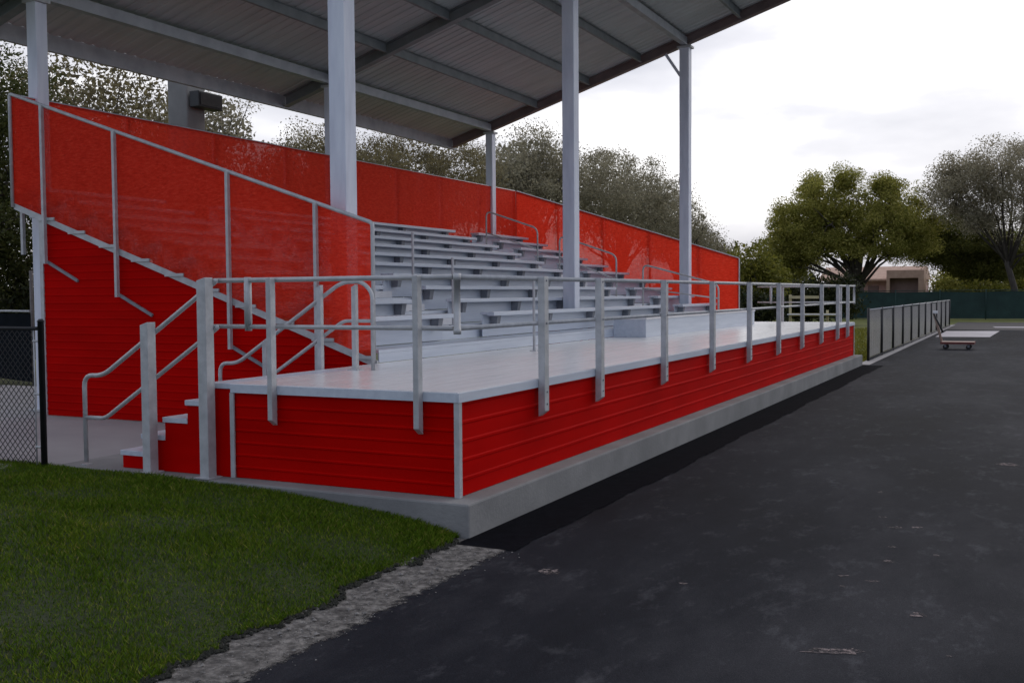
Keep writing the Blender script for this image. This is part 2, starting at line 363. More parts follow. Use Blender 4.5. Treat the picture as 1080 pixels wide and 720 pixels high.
# ------------------------------------------------------------------ corrugated siding (ribs run level)
def siding_profile(z0, z1, pitch=.105, d=.007):
    out = []; z = z0
    while z < z1 - 1e-6:
        for (t, o) in ((0, 0), (.76, 0), (.81, 1), (.93, 1)):
            zz = z + t * pitch
            if zz < z1: out.append((zz, o * d))
        z += pitch
    out.append((z1, 0)); return out
def siding(axis, c, sgn, z0, z1, lo, hi, pitch=.118, d=.007):
    """axis 'X': plane y=c spanning x; axis 'Y': plane x=c spanning y. lo/hi functions of z"""
    b = MB(); pr = siding_profile(z0, z1, pitch, d); n = len(pr)
    for (z, o) in pr:
        for t in (lo(z), hi(z)):
            b.v.append((t, c + sgn * o, z) if axis == 'X' else (c + sgn * o, t, z))
    for (z, o) in pr:                       # back skin
        for t in (lo(z), hi(z)):
            b.v.append((t, c - sgn * .012, z) if axis == 'X' else (c - sgn * .012, t, z))
    for i in range(n - 1):
        q = (2 * i, 2 * i + 1, 2 * i + 3, 2 * i + 2); b.f.append(q)
        b.f.append(tuple(k + 2 * n for k in q[::-1]))
        b.f.append((2 * i, 2 * i + 2, 2 * n + 2 * i + 2, 2 * n + 2 * i)); b.f.append((2 * i + 1, 2 * n + 2 * i + 1, 2 * n + 2 * i + 3, 2 * i + 3))
    b.f.append((0, 2 * n, 2 * n + 1, 1)); b.f.append((2 * n - 2, 2 * n - 1, 4 * n - 1, 4 * n - 2))
    return b

# ------------------------------------------------------------------ walkway platform
pf = thing('walkway_platform', 'long raised metal walkway deck with red ribbed skirt in front of the bleachers', 'platform', (0, LEN / 2, 0))
b = MB(); x = BX0
for i in range(10):
    w = (0.0 - BX0) / 10
    b.box(x + .005, x + w - .005, .0, LEN, ZD - .04, ZD + RNG.uniform(-.0015, .0015)); x += w
b.build('deck', 'deck', pf)
b = MB()
b.box(.003, .022, -.022, LEN + .022, ZD - .085, ZD - .006); b.box(-2.5, 0, -.022, -.003, ZD - .085, ZD - .006); b.box(-2.5, 0, LEN + .003, LEN + .022, ZD - .085, ZD - .006)
b.build('fascia', 'alu', pf)
siding('Y', -.012, 1, .004, ZD - .086, lambda z: .0, lambda z: LEN, pitch=.165).build('front_skirt', 'red', pf)
siding('X', .012, -1, .004, ZD - .086, lambda z: -2.5, lambda z: -.02).build('side_skirt', 'red', pf)
siding('X', LEN - .012, 1, .004, ZD - .086, lambda z: -2.5, lambda z: -.02).build('side_skirt', 'red', pf)
b = MB()
b.box(-.035, .016, -.016, .001, .002, ZD - .087); b.box(.0, .016, .001, .035, .002, ZD - .087); b.build('corner_trim', 'galv', pf)
b = MB(); b.box(-2.515, -2.465, -.018, -.002, .002, ZD - .087); b.build('edge_trim', 'galv', pf)
b = MB(); b.box(.0, .016, LEN - .035, LEN + .016, .002, ZD - .087); b.build('corner_trim', 'galv', pf)

def chamfer_post(x0, x1, y0, y1, zb, zt, face):
    """post with a slanted foot; face 'X' hangs on the +X face, 'Y' on the -Y face, 'F' on the +Y face"""
    b = MB(); c = .055
    dz = {'X': (c, 0, 0, c), 'Y': (0, 0, c, c), 'F': (c, c, 0, 0)}[face]   # higher at the free side for 'Y'
    if face == 'X': dz = (0, c, c, 0)
    if face == 'Y': dz = (c, c, 0, 0)
    p = [(x0, y0), (x1, y0), (x1, y1), (x0, y1)]
    b.hexa([(q[0], q[1], zb + d) for q, d in zip(p, dz)] + [(q[0], q[1], zt) for q in p])
    return b
ZR, ZM = 1.90, 1.46
g = thing('guardrail', 'long two pipe metal guardrail along the front edge of the walkway', 'guardrail', (.03, LEN / 2, .55), 'guardrails of the walkway')
for y in (1.62, 3.13, 5.43, 7.74, 10.05, 12.36, 14.65, 16.9, 19.12, 20.7):
    po = chamfer_post(.0235, .0965, y - .05, y + .05, .535, ZR + .02, 'X').build('post', 'galv', g, bevel=.004)
    for z in (.66, .78, ZM, ZR - .02):
        b = MB(); b.tube([(.0966, y, z), (.105, y, z)], .011, 6); b.build('bolt', 'bracket', po)
b = MB(); b.tube([(-.002, -.002, ZR), (-.002, LEN + .1, ZR)], .0245, 10); b.build('top_rail', 'galv', g, smooth=True)
b = MB(); b.tube([(-.002, .0, ZM), (-.002, LEN, ZM)], .0215, 10); b.build('middle_rail', 'galv', g, smooth=True)
for y in (.0, LEN):
    b = MB(); b.tube([(-.002, y, ZM - .05), (-.002, y, ZM - .0), (-.002, y, ZM + .001), (-.002, y, ZR - .03), (-.002, y, ZR - .029), (-.002, y, ZR + .03)], [.034, .034, .030, .030, .035, .035], 10)
    b.build('rail_connector', 'galv', g, smooth=True)
for yy_, nm, fc, lab in ((0, 0, 'Y', 'short two pipe metal guardrail over the near end of the walkway beside the stairs'), (LEN, 1, 'F', 'short two pipe metal guardrail across the far end of the walkway')):
    g = thing('guardrail', lab, 'guardrail', (-1.2, yy_, .55), 'guardrails of the walkway')
    s = -1 if nm == 0 else 1
    for x in (-1.96, -.365):
        ya, yb = sorted((yy_ + s * .0235, yy_ + s * .0985))
        chamfer_post(x - .027, x + .027, ya, yb, .535, ZR + .015, fc).build('post', 'galv', g, bevel=.004)
    b = MB(); b.tube([(-2.66, yy_, ZR), (-.04, yy_, ZR)], .0245, 10); b.build('top_rail', 'galv', g, smooth=True)
    b = MB(); b.tube([(-2.66, yy_, ZM), (-.04, yy_, ZM)], .0215, 10); b.build('middle_rail', 'galv', g, smooth=True)
    b = MB(); b.tube([(-2.28, yy_, ZM - .04), (-2.28, yy_, ZM + .02), (-2.28, yy_, ZM + .021), (-2.28, yy_, ZR - .03), (-2.28, yy_, ZR - .029), (-2.28, yy_, ZR + .028)], [.034, .034, .037, .037, .034, .034], 10)
    b.build('rail_connector', 'galv', g, smooth=True)

# ------------------------------------------------------------------ stairs
st = thing('staircase', 'short red sided metal staircase climbing to the near end of the walkway', 'staircase', (-3.2, 1, 0))
NOS = [-3.98, -3.69, -3.39, -3.09, -2.80]; RS = ZD / 5
poly = []
for k in range(4):
    x1 = NOS[k + 1] if k < 3 else -2.52
    poly += [(NOS[k] + .02, RS * k if k else .003), (NOS[k] + .02, RS * (k + 1) - .054)]
poly += [(NOS[4] + .02, RS * 4 - .054), (NOS[4] + .02, RS * 5 - .056), (-2.52, RS * 5 - .056), (-2.52, .003)]
for y0 in (.0, 1.93):
    b = MB(); b.prism(poly, y0, y0 + .02, 'Y'); b.build('stringer_panel', 'red', st)
for k in range(5):
    x1 = (NOS[k + 1] + .02) if k < 4 else -2.506
    b = MB(); b.box(NOS[k] - .005, x1, -.012, 1.96, RS * (k + 1) - .052, RS * (k + 1)); b.build('tread', 'alu', st, bevel=.004)
for k in range(5):
    b = MB(); b.box(NOS[k] + .022, NOS[k] + .034, .022, 1.928, RS * k + .004, RS * (k + 1) - .055); b.build('riser', 'red', st)

def stair_rail(y, lab, posts):
    g = thing('stair_handrail', lab, 'handrail', (-3.5, y, 0), 'stair handrails')
    sl = .62
    lo, hi = (-4.43, -2.72)
    top = [(-4.45, y, .03), (-4.45, y, .94), (-4.18, y, .94), (-4.18 + (ZR - .94) / sl, y, ZR), (-2.66 if y < 1 else -2.35, y, ZR)]
    if y > 1: top += [(-2.22, y, ZR - .12), (-2.22, y, ZD + .002)]
    b = MB(); b.tube(fillet(top, .12), .0235, 10); b.build('top_rail', 'galv', g, smooth=True)
    mid = [(-4.45, y, .50), (-4.16, y, .50), (-4.16 + (ZM - .50) / sl, y, ZM), (-2.70 if y < 1 else -2.22, y, ZM)]
    b = MB(); b.tube(fillet(mid, .07), .021, 10); b.build('middle_rail', 'galv', g, smooth=True)
    for (x, zb, zt, wx, wy, s) in posts:
        b = MB(); p = [(x - wx, y - s), (x + wx, y - s), (x + wx, y - s + wy), (x - wx, y - s + wy)]
        b.hexa([(q[0], q[1], zb) for q in p] + [(p[0][0], p[0][1], zt - .03), (p[1][0], p[1][1], zt), (p[2][0], p[2][1], zt), (p[3][0], p[3][1], zt - .03)])
        po = b.build('post', 'galv', g, bevel=.005)
        c = MB(); c.box(x - wx - .04, x + wx + .04, y - s - .035, y - s + wy + .035, zb + .0005, zb + .012); c.build('base_plate', 'galv', po)
    b = MB(); b.box(-4.49, -4.41, y - .04, y + .04, .0, .012); b.build('base_plate', 'galv', g)
stair_rail(-.035, 'metal stair handrail on two thick square posts at the outer side of the steps', [(-3.46, .0, 1.50, .05, .11, .135), (-2.71, .0, 1.93, .055, .11, .135)])
stair_rail(2.0, 'looped stair handrail on thin posts at the inner side of the steps', [(-2.42, ZD, ZR - .03, .028, .06, .085), (-2.90, .73, ZR - .03, .028, .06, .085), (-3.7, .2, 1.24, .028, .06, .085)])

# ------------------------------------------------------------------ bleachers
bl = thing('bleachers', 'ten rows of aluminium bleacher benches rising to the back behind the walkway', 'bleachers', (-6, 11.4, 0))
def foot(k): return ZD + .16 + RISE * k
SEATH = .40; AW = .62
segs = [(YN + .12, AISLES[0] - AW), (AISLES[0] + AW, AISLES[1] - AW), (AISLES[1] + AW, YF - .12)]
for k in range(NROW):
    xr = BX0 - RUN * k; zf = foot(k)
    b = MB()
    for j in range(2): b.box(xr - RUN * (j + 1) / 2 + (.004 if j == 0 else -.0), xr - RUN * j / 2 - .004, YN + .018, YF - .018, zf - .04, zf)
    b.build('footboard', 'alu', bl)
    zlo = (foot(k - 1) if k else ZD) + .004
    b = MB(); b.box(xr - .022, xr - .002, YN + .018, YF - .018, zlo, zf - .042); b.build('riser', 'alu', bl)
    for (y0, y1) in segs:
        b = MB(); xs = xr - RUN + .03; b.box(xs, xs + .125, y0, y1, zf + SEATH - .042, zf + SEATH); b.box(xs + .130, xs + .255, y0, y1, zf + SEATH - .06, zf + SEATH)
        b.build('seat', 'alu', bl, bevel=.006)
        b = MB(); b.box(xs + .03, xs + .045, y0 + .01, y1 - .01, zf + .012, zf + SEATH - .044); b.build('seat_riser', 'alu', bl)
        n = max(1, round((y1 - y0 - .5) / 1.83)); 
        for i in range(n + 1 if (y1 - y0) > 3.5 else 2):
            m_ = n if (y1 - y0) > 3.5 else 1
            y = y0 + .30 + (y1 - y0 - .6) * i / m_ 
            b = MB(); b.hexa([(xs + .05, y - .05, zf + .175), (xs + .17, y - .05, zf + .175), (xs + .17, y + .05, zf + .175), (xs + .05, y + .05, zf + .175),
                    (xs + .06, y - .065, zf + SEATH - .043), (xs + .20, y - .065, zf + SEATH - .043), (xs + .20, y + .065, zf + SEATH - .043), (xs + .06, y + .065, zf + SEATH - .043)])
            b.build('bracket', 'bracket', bl)
    b = MB(); b.box(xr - RUN - .024, xr - RUN - .003, YN + .018, YF - .018, zf + .01, zf + RISE - .045)
    if k == NROW - 1: b.build('back_riser', 'alu', bl)
# half-height aisle steps
for a in AISLES:
    for k in range(1, NROW - 1):
        xr = BX0 - RUN * (k + 1); zf = foot(k)
        b = MB(); b.box(xr + .001, xr + .30, a - .55, a + .55, zf + .002, zf + RISE / 2); b.build('aisle_step', 'deck', bl)
# raised front row on the far half
b = MB(); b.box(-2.826, -2.17, 11.1, YF - .1, ZD + .002, 1.245); b.build('front_step', 'alu', bl)
b = MB(); b.box(-2.829, -2.15, 11.08, YF - .08, 1.247, 1.285); b.build('front_step_tread', 'deck', bl)
# stringers on both ends: the sloping edge angle with small ledges
for y in (YN - .03, YF + .0):
    b = MB(); x0, x1 = -9.3, -2.83
    b.hexa([(x0, y, zslope(x0) - .03), (x1, y, zslope(x1) - .03), (x1, y + .03, zslope(x1) - .03), (x0, y + .03, zslope(x0) - .03),
            (x0, y, zslope(x0) + .06), (x1, y, zslope(x1) + .06), (x1, y + .03, zslope(x1) + .06), (x0, y + .03, zslope(x0) + .06)])
    b.build('stringer', 'galv', bl)
# footboard end caps showing below the stringer
for k in range(NROW):
    xr = BX0 - RUN * k
    b = MB(); b.box(xr - .36, xr - .02, YN - .05, YN - .031, zslope(xr - .36) - .045 , zslope(xr - .36) - .005); b.build('end_cap', 'galv', bl)
# red ribbed end walls below the slope
for (y, s) in ((YN, -1), (YF, 1)):
    zt = zslope(-8.72) - .02
    siding('X', y, s, .004, zt, lambda z: -8.72, lambda z: min(-2.84, -2.83 - (z + .03 - .88) / .344), pitch=.112).build('end_skirt', 'red', bl)
b = MB(); b.box(-8.79, -8.722, YN - .018, YN + .03, .003, zslope(-8.75) - .04); b.build('corner_trim', 'galv', bl)
# frame uprights under the rows
for y in (YN + .3, 6.5, 10, 13.5, 17, YF - .3):
    for x in (-8.6, -6.5, -4.4):
        b = MB(); b.box(x - .04, x + .04, y - .04, y + .04, .002, zslope(x) - .02); b.build('frame_upright', 'galv', bl)

# mesh screens on rails
def mesh_sheet(pts):
    b = MB(); n = 24
    (p0, p1, p2, p3) = [Vector(p) for p in pts]      # bottom a, bottom b, top b, top a
    for i in range(n + 1):
        t = i / n
        for s in (0, .5, 1):
            q = (p0.lerp(p1, t)).lerp(p3.lerp(p2, t), s); w = .016 * math.sin(t * 40) * (1 - abs(2 * s - 1))
            nrm = (p1 - p0).cross(p3 - p0).normalized(); b.v.append(tuple(q + nrm * w))
    for i in range(n):
        for j in range(2): b.f.append((i * 3 + j, (i + 1) * 3 + j, (i + 1) * 3 + j + 1, i * 3 + j + 1))
    return b
XB, XFR = -9.30, -2.86
g = thing('screen_guardrail', 'red mesh screened guardrail sloping down the near end of the bleachers', 'guardrail', (-6, YN, 2), 'red screened guardrails of the bleachers')
y = YN - .02
mesh_sheet([(XB, y, zslope(XB) + .06), (XFR, y, zslope(XFR) + .06), (XFR, y, ztop(XFR)), (XB, y, ztop(XB))]).build('mesh_screen', 'redmesh', g)
yr = YN - .05
b = MB(); b.tube(fillet([(XB, yr, zslope(XB)), (XB, yr, ztop(XB)), (XFR, yr, ztop(XFR)), (XFR, yr, ZD + .02)], .05), .026, 10); b.build('rail_frame', 'galv', g, smooth=True)
for x in (-8.60, -7.16, -5.12, -3.70):
    b = MB(); b.bar((x, yr - .027, zslope(x) - .62), (x, yr - .027, ztop(x)), .052, .045); b.build('post', 'galv', g)
    b = MB(); b.bar((x + .0, yr + .01, zslope(x) - .59), (x + .60, yr + .033, zslope(x) - .88), .03, .04); b.build('brace', 'bracket', g)  # dark steel paints the brace's shadow into its colour
g = thing('screen_guardrail', 'tall red mesh screened guardrail along the back row of the bleachers', 'guardrail', (XB, 11.4, 3), 'red screened guardrails of the bleachers')
xb = -9.22
mesh_sheet([(xb, YN, 3.12), (xb, YF, 3.12), (xb, YF, 4.76), (xb, YN, 4.76)]).build('mesh_screen', 'redmesh', g)
b = MB(); b.tube([(xb - .03, YN, 4.76), (xb - .03, YF, 4.76)], .024, 8); b.build('top_rail', 'galv', g, smooth=True)
b = MB(); b.tube([(xb - .03, YN, 3.12), (xb - .03, YF, 3.12)], .020, 8); b.build('bottom_rail', 'galv', g, smooth=True)
for i in range(9):
    yy_ = YN + .1 + (YF - YN - .2) * i / 8
    b = MB(); b.bar((xb - .06, yy_, 2.4), (xb - .06, yy_, 4.76), .05); b.build('post', 'galv', g)
g = thing('screen_guardrail', 'red mesh screened guardrail sloping down the far end of the bleachers', 'guardrail', (-6, YF, 2), 'red screened guardrails of the bleachers')
y = YF + .02
mesh_sheet([(xb, y, zslope(xb) - .1), (-2.62, y, zslope(-2.62) + .10), (-2.62, y, ztop(-2.62) + .1), (xb, y, 4.76)]).build('mesh_screen', 'redmesh', g)
yr = YF + .05
b = MB(); b.tube(fillet([(xb, yr, zslope(xb)), (xb, yr, 4.76), (-2.62, yr, ztop(-2.62) + .1), (-2.62, yr, ZD + .02)], .05), .026, 10); b.build('rail_frame', 'galv', g, smooth=True)
for x in (-7.9, -6.5, -5.12, -3.70):
    b = MB(); b.bar((x, yr + .05, zslope(x) - .5), (x, yr + .05, 4.76 + (x - xb) * (ztop(-2.62) + .1 - 4.76) / (-2.62 - xb)), .05); b.build('post', 'galv', g)

# hoop handrails in the aisles
def rail_z(x): return ZD + .16 + RISE / RUN * (BX0 - x) + .98
spans = ((-8.19, -6.74, 'uppermost'), (-6.14, -4.64, 'middle'), (-3.96, -2.12, 'lowest'))
for a, which in ((AISLES[1], 'far'),):
    for x0, x1, nm in spans:
        o = MB(); f0 = min(foot(NROW - 1), ZD + .16 + RISE * max(0, math.floor((BX0 - x0) / RUN)))
        f1 = ZD if x1 > BX0 else ZD + .16 + RISE * math.floor((BX0 - x1) / RUN)
        dz = .12 if x1 > BX0 else 0
        z1 = rail_z(x1) if x1 < BX0 else ZD + 1.03
        f1b = 1.287 if (x1 > BX0 and a > 11) else f1
        o.tube(fillet([(x0, a, f0), (x0, a, rail_z(x0)), (x1, a, z1), (x1, a, f1b)], .16), .021, 9)
        xm = (x0 + x1) / 2
        o.tube([(x0, a, (f0 + rail_z(x0)) / 2), (x1, a, (f1b + z1) / 2)], .016, 8)
        t = o.build('aisle_handrail', 'galv', None, loc=(x0, a, f0), smooth=True)
        tag(t, f'thin bent hoop handrail, {nm} of the three in the {which} bleacher aisle', 'handrail', 'hoop handrails in the bleacher aisles')

for x, zt_, zb_, nm in ((-4.26, 2.72, foot(2), 'uppermost'), (-3.55, 2.31, foot(1), 'middle'), (-2.18, 1.97, ZD, 'lowest')):
    o = MB(); o.tube([(x, AISLES[0], zb_), (x, AISLES[0], zt_ - .02), (x, AISLES[0], zt_ - .019), (x, AISLES[0], zt_)], [.02, .02, .026, .022], 9)
    o.box(x - .05, x + .05, AISLES[0] - .05, AISLES[0] + .05, zb_, zb_ + .01)
    tag(o.build('handrail_upright', 'galv', None, loc=(x, AISLES[0], zb_)), f'single slim metal upright, {nm} of the three in the near bleacher aisle', 'post', 'uprights in the near bleacher aisle')

# ------------------------------------------------------------------ canopy
cp = thing('canopy', 'high sloping metal roof on six steel columns over the bleachers', 'canopy', (-6, 11, 0))
SL = .31
def zr(x): return 6.30 + SL * (x + 9.27)       # underside of rafters
RX0, RX1, RY0, RY1 = -10.5, .7, 1.6, 18.62
FY = (3.46, 10.93, 18.39)
for y in FY:
    for (x, w) in ((-3.63, .125), (-9.27, .105)):
        c = MB(); c.box(x - w, x + w, y - w, y + w, .0, zr(x) - .02); o = c.build('column', 'galv_col', cp, bevel=.012)
        c = MB(); c.box(x - w - .08, x + w + .08, y - w - .08, y + w + .08, -.002 + .004, .03); c.build('base_plate', 'galv', o)
        c = MB(); c.box(x - w - .06, x + w + .06, y - w - .02, y + w + .02, zr(x) - .075, zr(x) - .021); c.build('cap_plate', 'galv', o)
    # rafter: I section along X
    b = MB(); x0, x1 = RX0 + .02, RX1 - .1
    for (h0, h1, wy) in ((0, .022, .085), (.022, .226, .009), (.226, .246, .085)):
        b.hexa([(x0, y - wy, zr(x0) + h0), (x1, y - wy, zr(x1) + h0), (x1, y + wy, zr(x1) + h0), (x0, y + wy, zr(x0) + h0),
                (x0, y - wy, zr(x0) + h1), (x1, y - wy, zr(x1) + h1), (x1, y + wy, zr(x1) + h1), (x0, y + wy, zr(x0) + h1)])
    b.build('rafter', 'rafter' if y > 15 else 'purlin', cp)
    # knee braces on the front columns, going back up the slope's low side
    c = MB(); c.bar((-3.63 - .13, y, zr(-3.63) - .75), (-3.63 - .52, y, zr(-4.15) - .005), .07, .07); c.build('knee_brace', 'galv_col', cp)
for x in (-9.27, -3.63):
    for (ya, yb) in ((RY0 + .05, FY[0] - .09), (FY[0] + .09, FY[1] - .09), (FY[1] + .09, FY[2] - .09)):
        b = MB(); b.box(x - .075, x + .075, ya, yb, zr(x) + .0, zr(x) + .19); b.build('eave_beam', 'beam', cp)
for x in (-7.78, -6.25, -4.80, -2.2, -.75, .55):
    b = MB(); zz = zr(x)
    for (ya, yb) in ((RY0 + .05, FY[0] - .09), (FY[0] + .09, FY[1] - .09), (FY[1] + .09, FY[2] - .09)):
        b.box(x - .035, x + .035, ya, yb, zz + .045, zz + .06); b.box(x - .006, x + .006, ya, yb, zz + .0605, zz + .232)
        b.box(x - .035, x + .035, ya, yb, zz + .2325, zz + .245)
    b.build('purlin', 'purlin', cp)
# ribbed roof deck; ribs run down the slope
b = MB(); prof = []; y = RY0
while y < RY1 - .01:
    for (t, o) in ((0, 0), (.60, 0), (.68, .018), (.92, .018)): prof.append((min(y + t * .24, RY1), o))
    y += .24
prof.append((RY1, 0)); n = len(prof)
for x in (RX0, RX1):
    for up in (.252, .262):
        for (yy_, o) in prof: b.v.append((x, yy_, zr(x) + up + o))
for i in range(n - 1):
    b.f.append((i, i + 1, 2 * n + i + 1, 2 * n + i)); b.f.append((n + i, 3 * n + i, 3 * n + i + 1, n + i + 1))
    b.f.append((i, n + i, n + i + 1, i + 1)); b.f.append((2 * n + i, 2 * n + i + 1, 3 * n + i + 1, 3 * n + i))
b.f.append((0, 2 * n, 3 * n, n)); b.f.append((n - 1, 2 * n - 1, 4 * n - 1, 3 * n - 1))
b.build('roof_deck', 'roofdeck', cp)
b = MB(); xx0 = RX0 - .14
b.box(xx0 + .05, RX0 - .005, RY0 - .02, RY1 + .02, zr(RX0) - .02, zr(RX0) + .27); b.build('gutter', 'beam', cp)
b = MB(); 
b.hexa([(RX0, RY1 + .003, zr(RX0) + .10), (RX1, RY1 + .003, zr(RX1) + .10), (RX1, RY1 + .02, zr(RX1) + .10), (RX0, RY1 + .02, zr(RX0) + .10),
        (RX0, RY1 + .003, zr(RX0) + .31), (RX1, RY1 + .003, zr(RX1) + .31), (RX1, RY1 + .02, zr(RX1) + .31), (RX0, RY1 + .02, zr(RX0) + .31)])
b.build('rake_trim', 'rafter', cp)

# concrete light pole and box behind the stand
lp = thing('utility_pole', 'thick grey concrete pole standing behind the back screen under the roof edge', 'pole', (-11.75, 9.2, -.3))
b = MB(); b.box(-12.02, -11.48, 8.93, 9.47, -.3, 7.2); b.build('pole_shaft', 'concrete', lp, bevel=.03)
b = MB(); b.box(-12.1, -11.4, 8.85, 9.55, -.31, -.1); b.build('pole_base', 'concrete', lp, bevel=.02)
sp = thing('control_box', 'black box mounted on the side of the concrete pole under the roof', 'box', (-11.3, 9.4, 5.66))
b = MB(); b.box(-11.44, -11.18, 8.96, 9.68, 5.70, 6.03); b.build('housing', 'black', sp, bevel=.015)
b = MB(); b.box(-11.178, -11.16, 9.0, 9.64, 5.74, 5.99); b.build('front_panel', 'rubber', sp)
b = MB(); b.box(-11.478, -11.442, 9.1, 9.4, 5.72, 5.98); b.build('mounting_bracket', 'bracket', sp)

# ------------------------------------------------------------------ fences
def chain_link(b, p0, p1, z0, z1, step=.055, rad=.0026):
    p0 = Vector((p0[0], p0[1], 0)); p1 = Vector((p1[0], p1[1], 0)); Ln = (p1 - p0).length; d = (p1 - p0) / Ln; H = z1 - z0
    n = int((Ln + H) / (step * 1.414)) + 1
    for i in range(n):
        s = i * step * 1.414
        a0, a1 = max(0, s - H), min(s, Ln)            # rises to the left
        if a1 > a0:
            q = [p0 + d * a1 + Vector((0, 0, z0 + s - a1)), p0 + d * a0 + Vector((0, 0, z0 + s - a0))]
            b.bar(q[0], q[1], rad * 2, rad * 2)
            q = [p0 + d * (Ln - a1) + Vector((0, 0, z0 + s - a1)), p0 + d * (Ln - a0) + Vector((0, 0, z0 + s - a0))]
            b.bar(q[0], q[1], rad * 2, rad * 2)
    return b
fe = thing('chain_link_fence', 'black chain link fence with one end post on the lawn at the left', 'fence', (-4.76, -.30, 0))
b = MB(); b.tube([(-4.76, -.30, -.05), (-4.76, -.30, 1.50), (-4.76, -.30, 1.503), (-4.76, -.30, 1.53)], [.032, .032, .038, .02], 10); b.build('post', 'black', fe, smooth=True)
b = MB(); b.tube([(-7.8, -.30, -.05), (-7.8, -.30, 1.50)], .03, 10); b.build('post', 'black', fe, smooth=True)
b = MB(); b.tube([(-4.80, -.30, 1.43), (-10.5, -.30, 1.43)], .02, 8); b.build('top_rail', 'black', fe, smooth=True)
b = MB(); b.tube([(-4.87, -.30, .0), (-4.87, -.30, 1.42)], .008, 6); b.build('tension_bar', 'galv', fe, smooth=True)
b = MB(); chain_link(b, (-4.87, -.30), (-8.4, -.30), .02, 1.42); b.build('chain_mesh', 'black', fe)
for z in (.2, .75, 1.3):
    b = MB(); b.tube([(-4.80, -.30, z), (-4.88, -.30, z)], .012, 6); b.build('clamp', 'galv', fe)

fe = thing('panel_fence', 'low fence of black posts and pale grey mesh panels along the track beyond the walkway', 'fence', (.1, 24.3, GND))
N_ = 12; FS = 3.05
for i in range(N_):
    y = 24.3 + i * FS
    b = MB(); b.tube([(.1, y, GND), (.1, y, 1.26)], .04, 8); b.build('post', 'black', fe, smooth=True)
    if i < N_ - 1:
        rr = random.Random(i); top = 1.17 + rr.uniform(-.03, .03)
        b = mesh_sheet([(.06, y + .05, GND + .08), (.06, y + FS - .05, GND + .08), (.06, y + FS - .05, top + rr.uniform(-.02, .02)), (.06, y + .05, top)])
        b.build('mesh_panel', 'greymesh', fe)
b = MB(); b.tube([(.1, 24.3, 1.21), (.1, 24.3 + FS * (N_ - 1), 1.21)], .022, 8); b.build('top_rail', 'galv', fe, smooth=True)
b = MB(); b.tube([(.1, 24.3, GND + .05), (.1, 24.3 + FS * (N_ - 1), GND + .05)], .035, 8); b.build('bottom_rail', 'black', fe, smooth=True)

fe = thing('windscreen_fence', 'long fence covered in dark green fabric at the far end of the track', 'fence', (0, 74, -.3))
b = MB()
for i in range(70):
    x0 = -32 + i * 1.0; yy_ = 74 + .03 * math.sin(i * 2.1)
    b.add([(x0, yy_, -.25), (x0 + 1, 74 + .03 * math.sin((i + 1) * 2.1), -.25), (x0 + 1, 74 + .03 * math.sin((i + 1) * 2.1), 1.68 + .03 * math.sin((i + 1) * 1.3)), (x0, yy_, 1.68 + .03 * math.sin(i * 1.3))], [(0, 1, 2, 3)])
b.build('windscreen', 'green', fe)
for i in range(24):
    x = -32 + i * 3.04
    b = MB(); b.tube([(x, 73.9, -.3), (x, 73.9, 1.85)], .04, 8); b.build('post', 'green', fe, smooth=True)
b = MB(); b.tube([(-32, 73.9, 1.78), (38, 73.9, 1.78)], .025, 8); b.build('top_rail', 'green', fe, smooth=True)

fe = thing('dark_fence', 'dark fabric covered fence with a pale top rail at the left edge', 'fence', (-14, 6.9, -.02))
p0, p1 = Vector((-13.95, 6.95, 0)), Vector((-21.5, 9.3, 0))
b = MB(); b.add([(p0.x, p0.y, .02), (p1.x, p1.y, .02), (p1.x, p1.y, 1.42), (p0.x, p0.y, 1.42)], [(0, 1, 2, 3)])
b.add([(p0.x, p0.y + .012, .02), (p1.x, p1.y + .012, .02), (p1.x, p1.y + .012, 1.42), (p0.x, p0.y + .012, 1.42)], [(3, 2, 1, 0)]); b.build('windscreen', 'darkcloth', fe)
b = MB(); b.tube([p0 + Vector((0, 0, 1.47)), p1 + Vector((0, 0, 1.47))], .024, 8); b.build('top_rail', 'galv', fe, smooth=True)
for t in (0, .33, .66, 1):
    q = p0.lerp(p1, t); b = MB(); b.tube([q + Vector((.0, .05, -.25)), q + Vector((.0, .05, 1.55 if t else 2.3))], .035, 8); b.build('post', 'barkgrey', fe, smooth=True)

# ------------------------------------------------------------------ cart
ct = thing('flatbed_cart', 'low flatbed hand cart with a leaning handle parked on the track', 'cart', (2.0, 31.8, GND))
b = MB(); b.box(1.55, 2.62, 31.45, 32.15, GND + .235, GND + .27); b.build('bed', 'cartwood', ct, bevel=.006)
b = MB(); b.box(1.54, 2.63, 31.43, 31.448, GND + .19, GND + .27); b.box(1.54, 2.63, 32.152, 32.17, GND + .19, GND + .27); b.box(1.535, 1.548, 31.45, 32.15, GND + .19, GND + .27); b.box(2.622, 2.635, 31.45, 32.15, GND + .19, GND + .27); b.build('frame', 'cartred', ct)
for x in (1.70, 2.44):
    for y in (31.52, 32.08):
        b = MB(); b.tube([(x, y - .022, GND + .085), (x, y + .022, GND + .085)], .085, 14); w = b.build('wheel', 'rubber', ct)
        b = MB(); b.box(x - .035, x + .035, y - .03, y - .024, GND + .085, GND + .233); b.build('caster_fork', 'bracket', w)
b = MB(); b.tube(fillet([(1.56, 31.55, GND + .27), (1.28, 31.55, 1.02), (1.28, 32.05, 1.02), (1.56, 32.05, GND + .27)], .08), .022, 8); b.build('handle', 'cartwood', ct, smooth=True)
b = MB(); b.tube([(1.30, 31.52, .98), (1.62, 31.52, .30)], .03, 8); b.build('tow_bar', 'black', ct, smooth=True)
b = MB(); b.box(1.28, 1.44, 31.49, 31.58, .96, 1.06); b.build('grip', 'white', ct, bevel=.01)

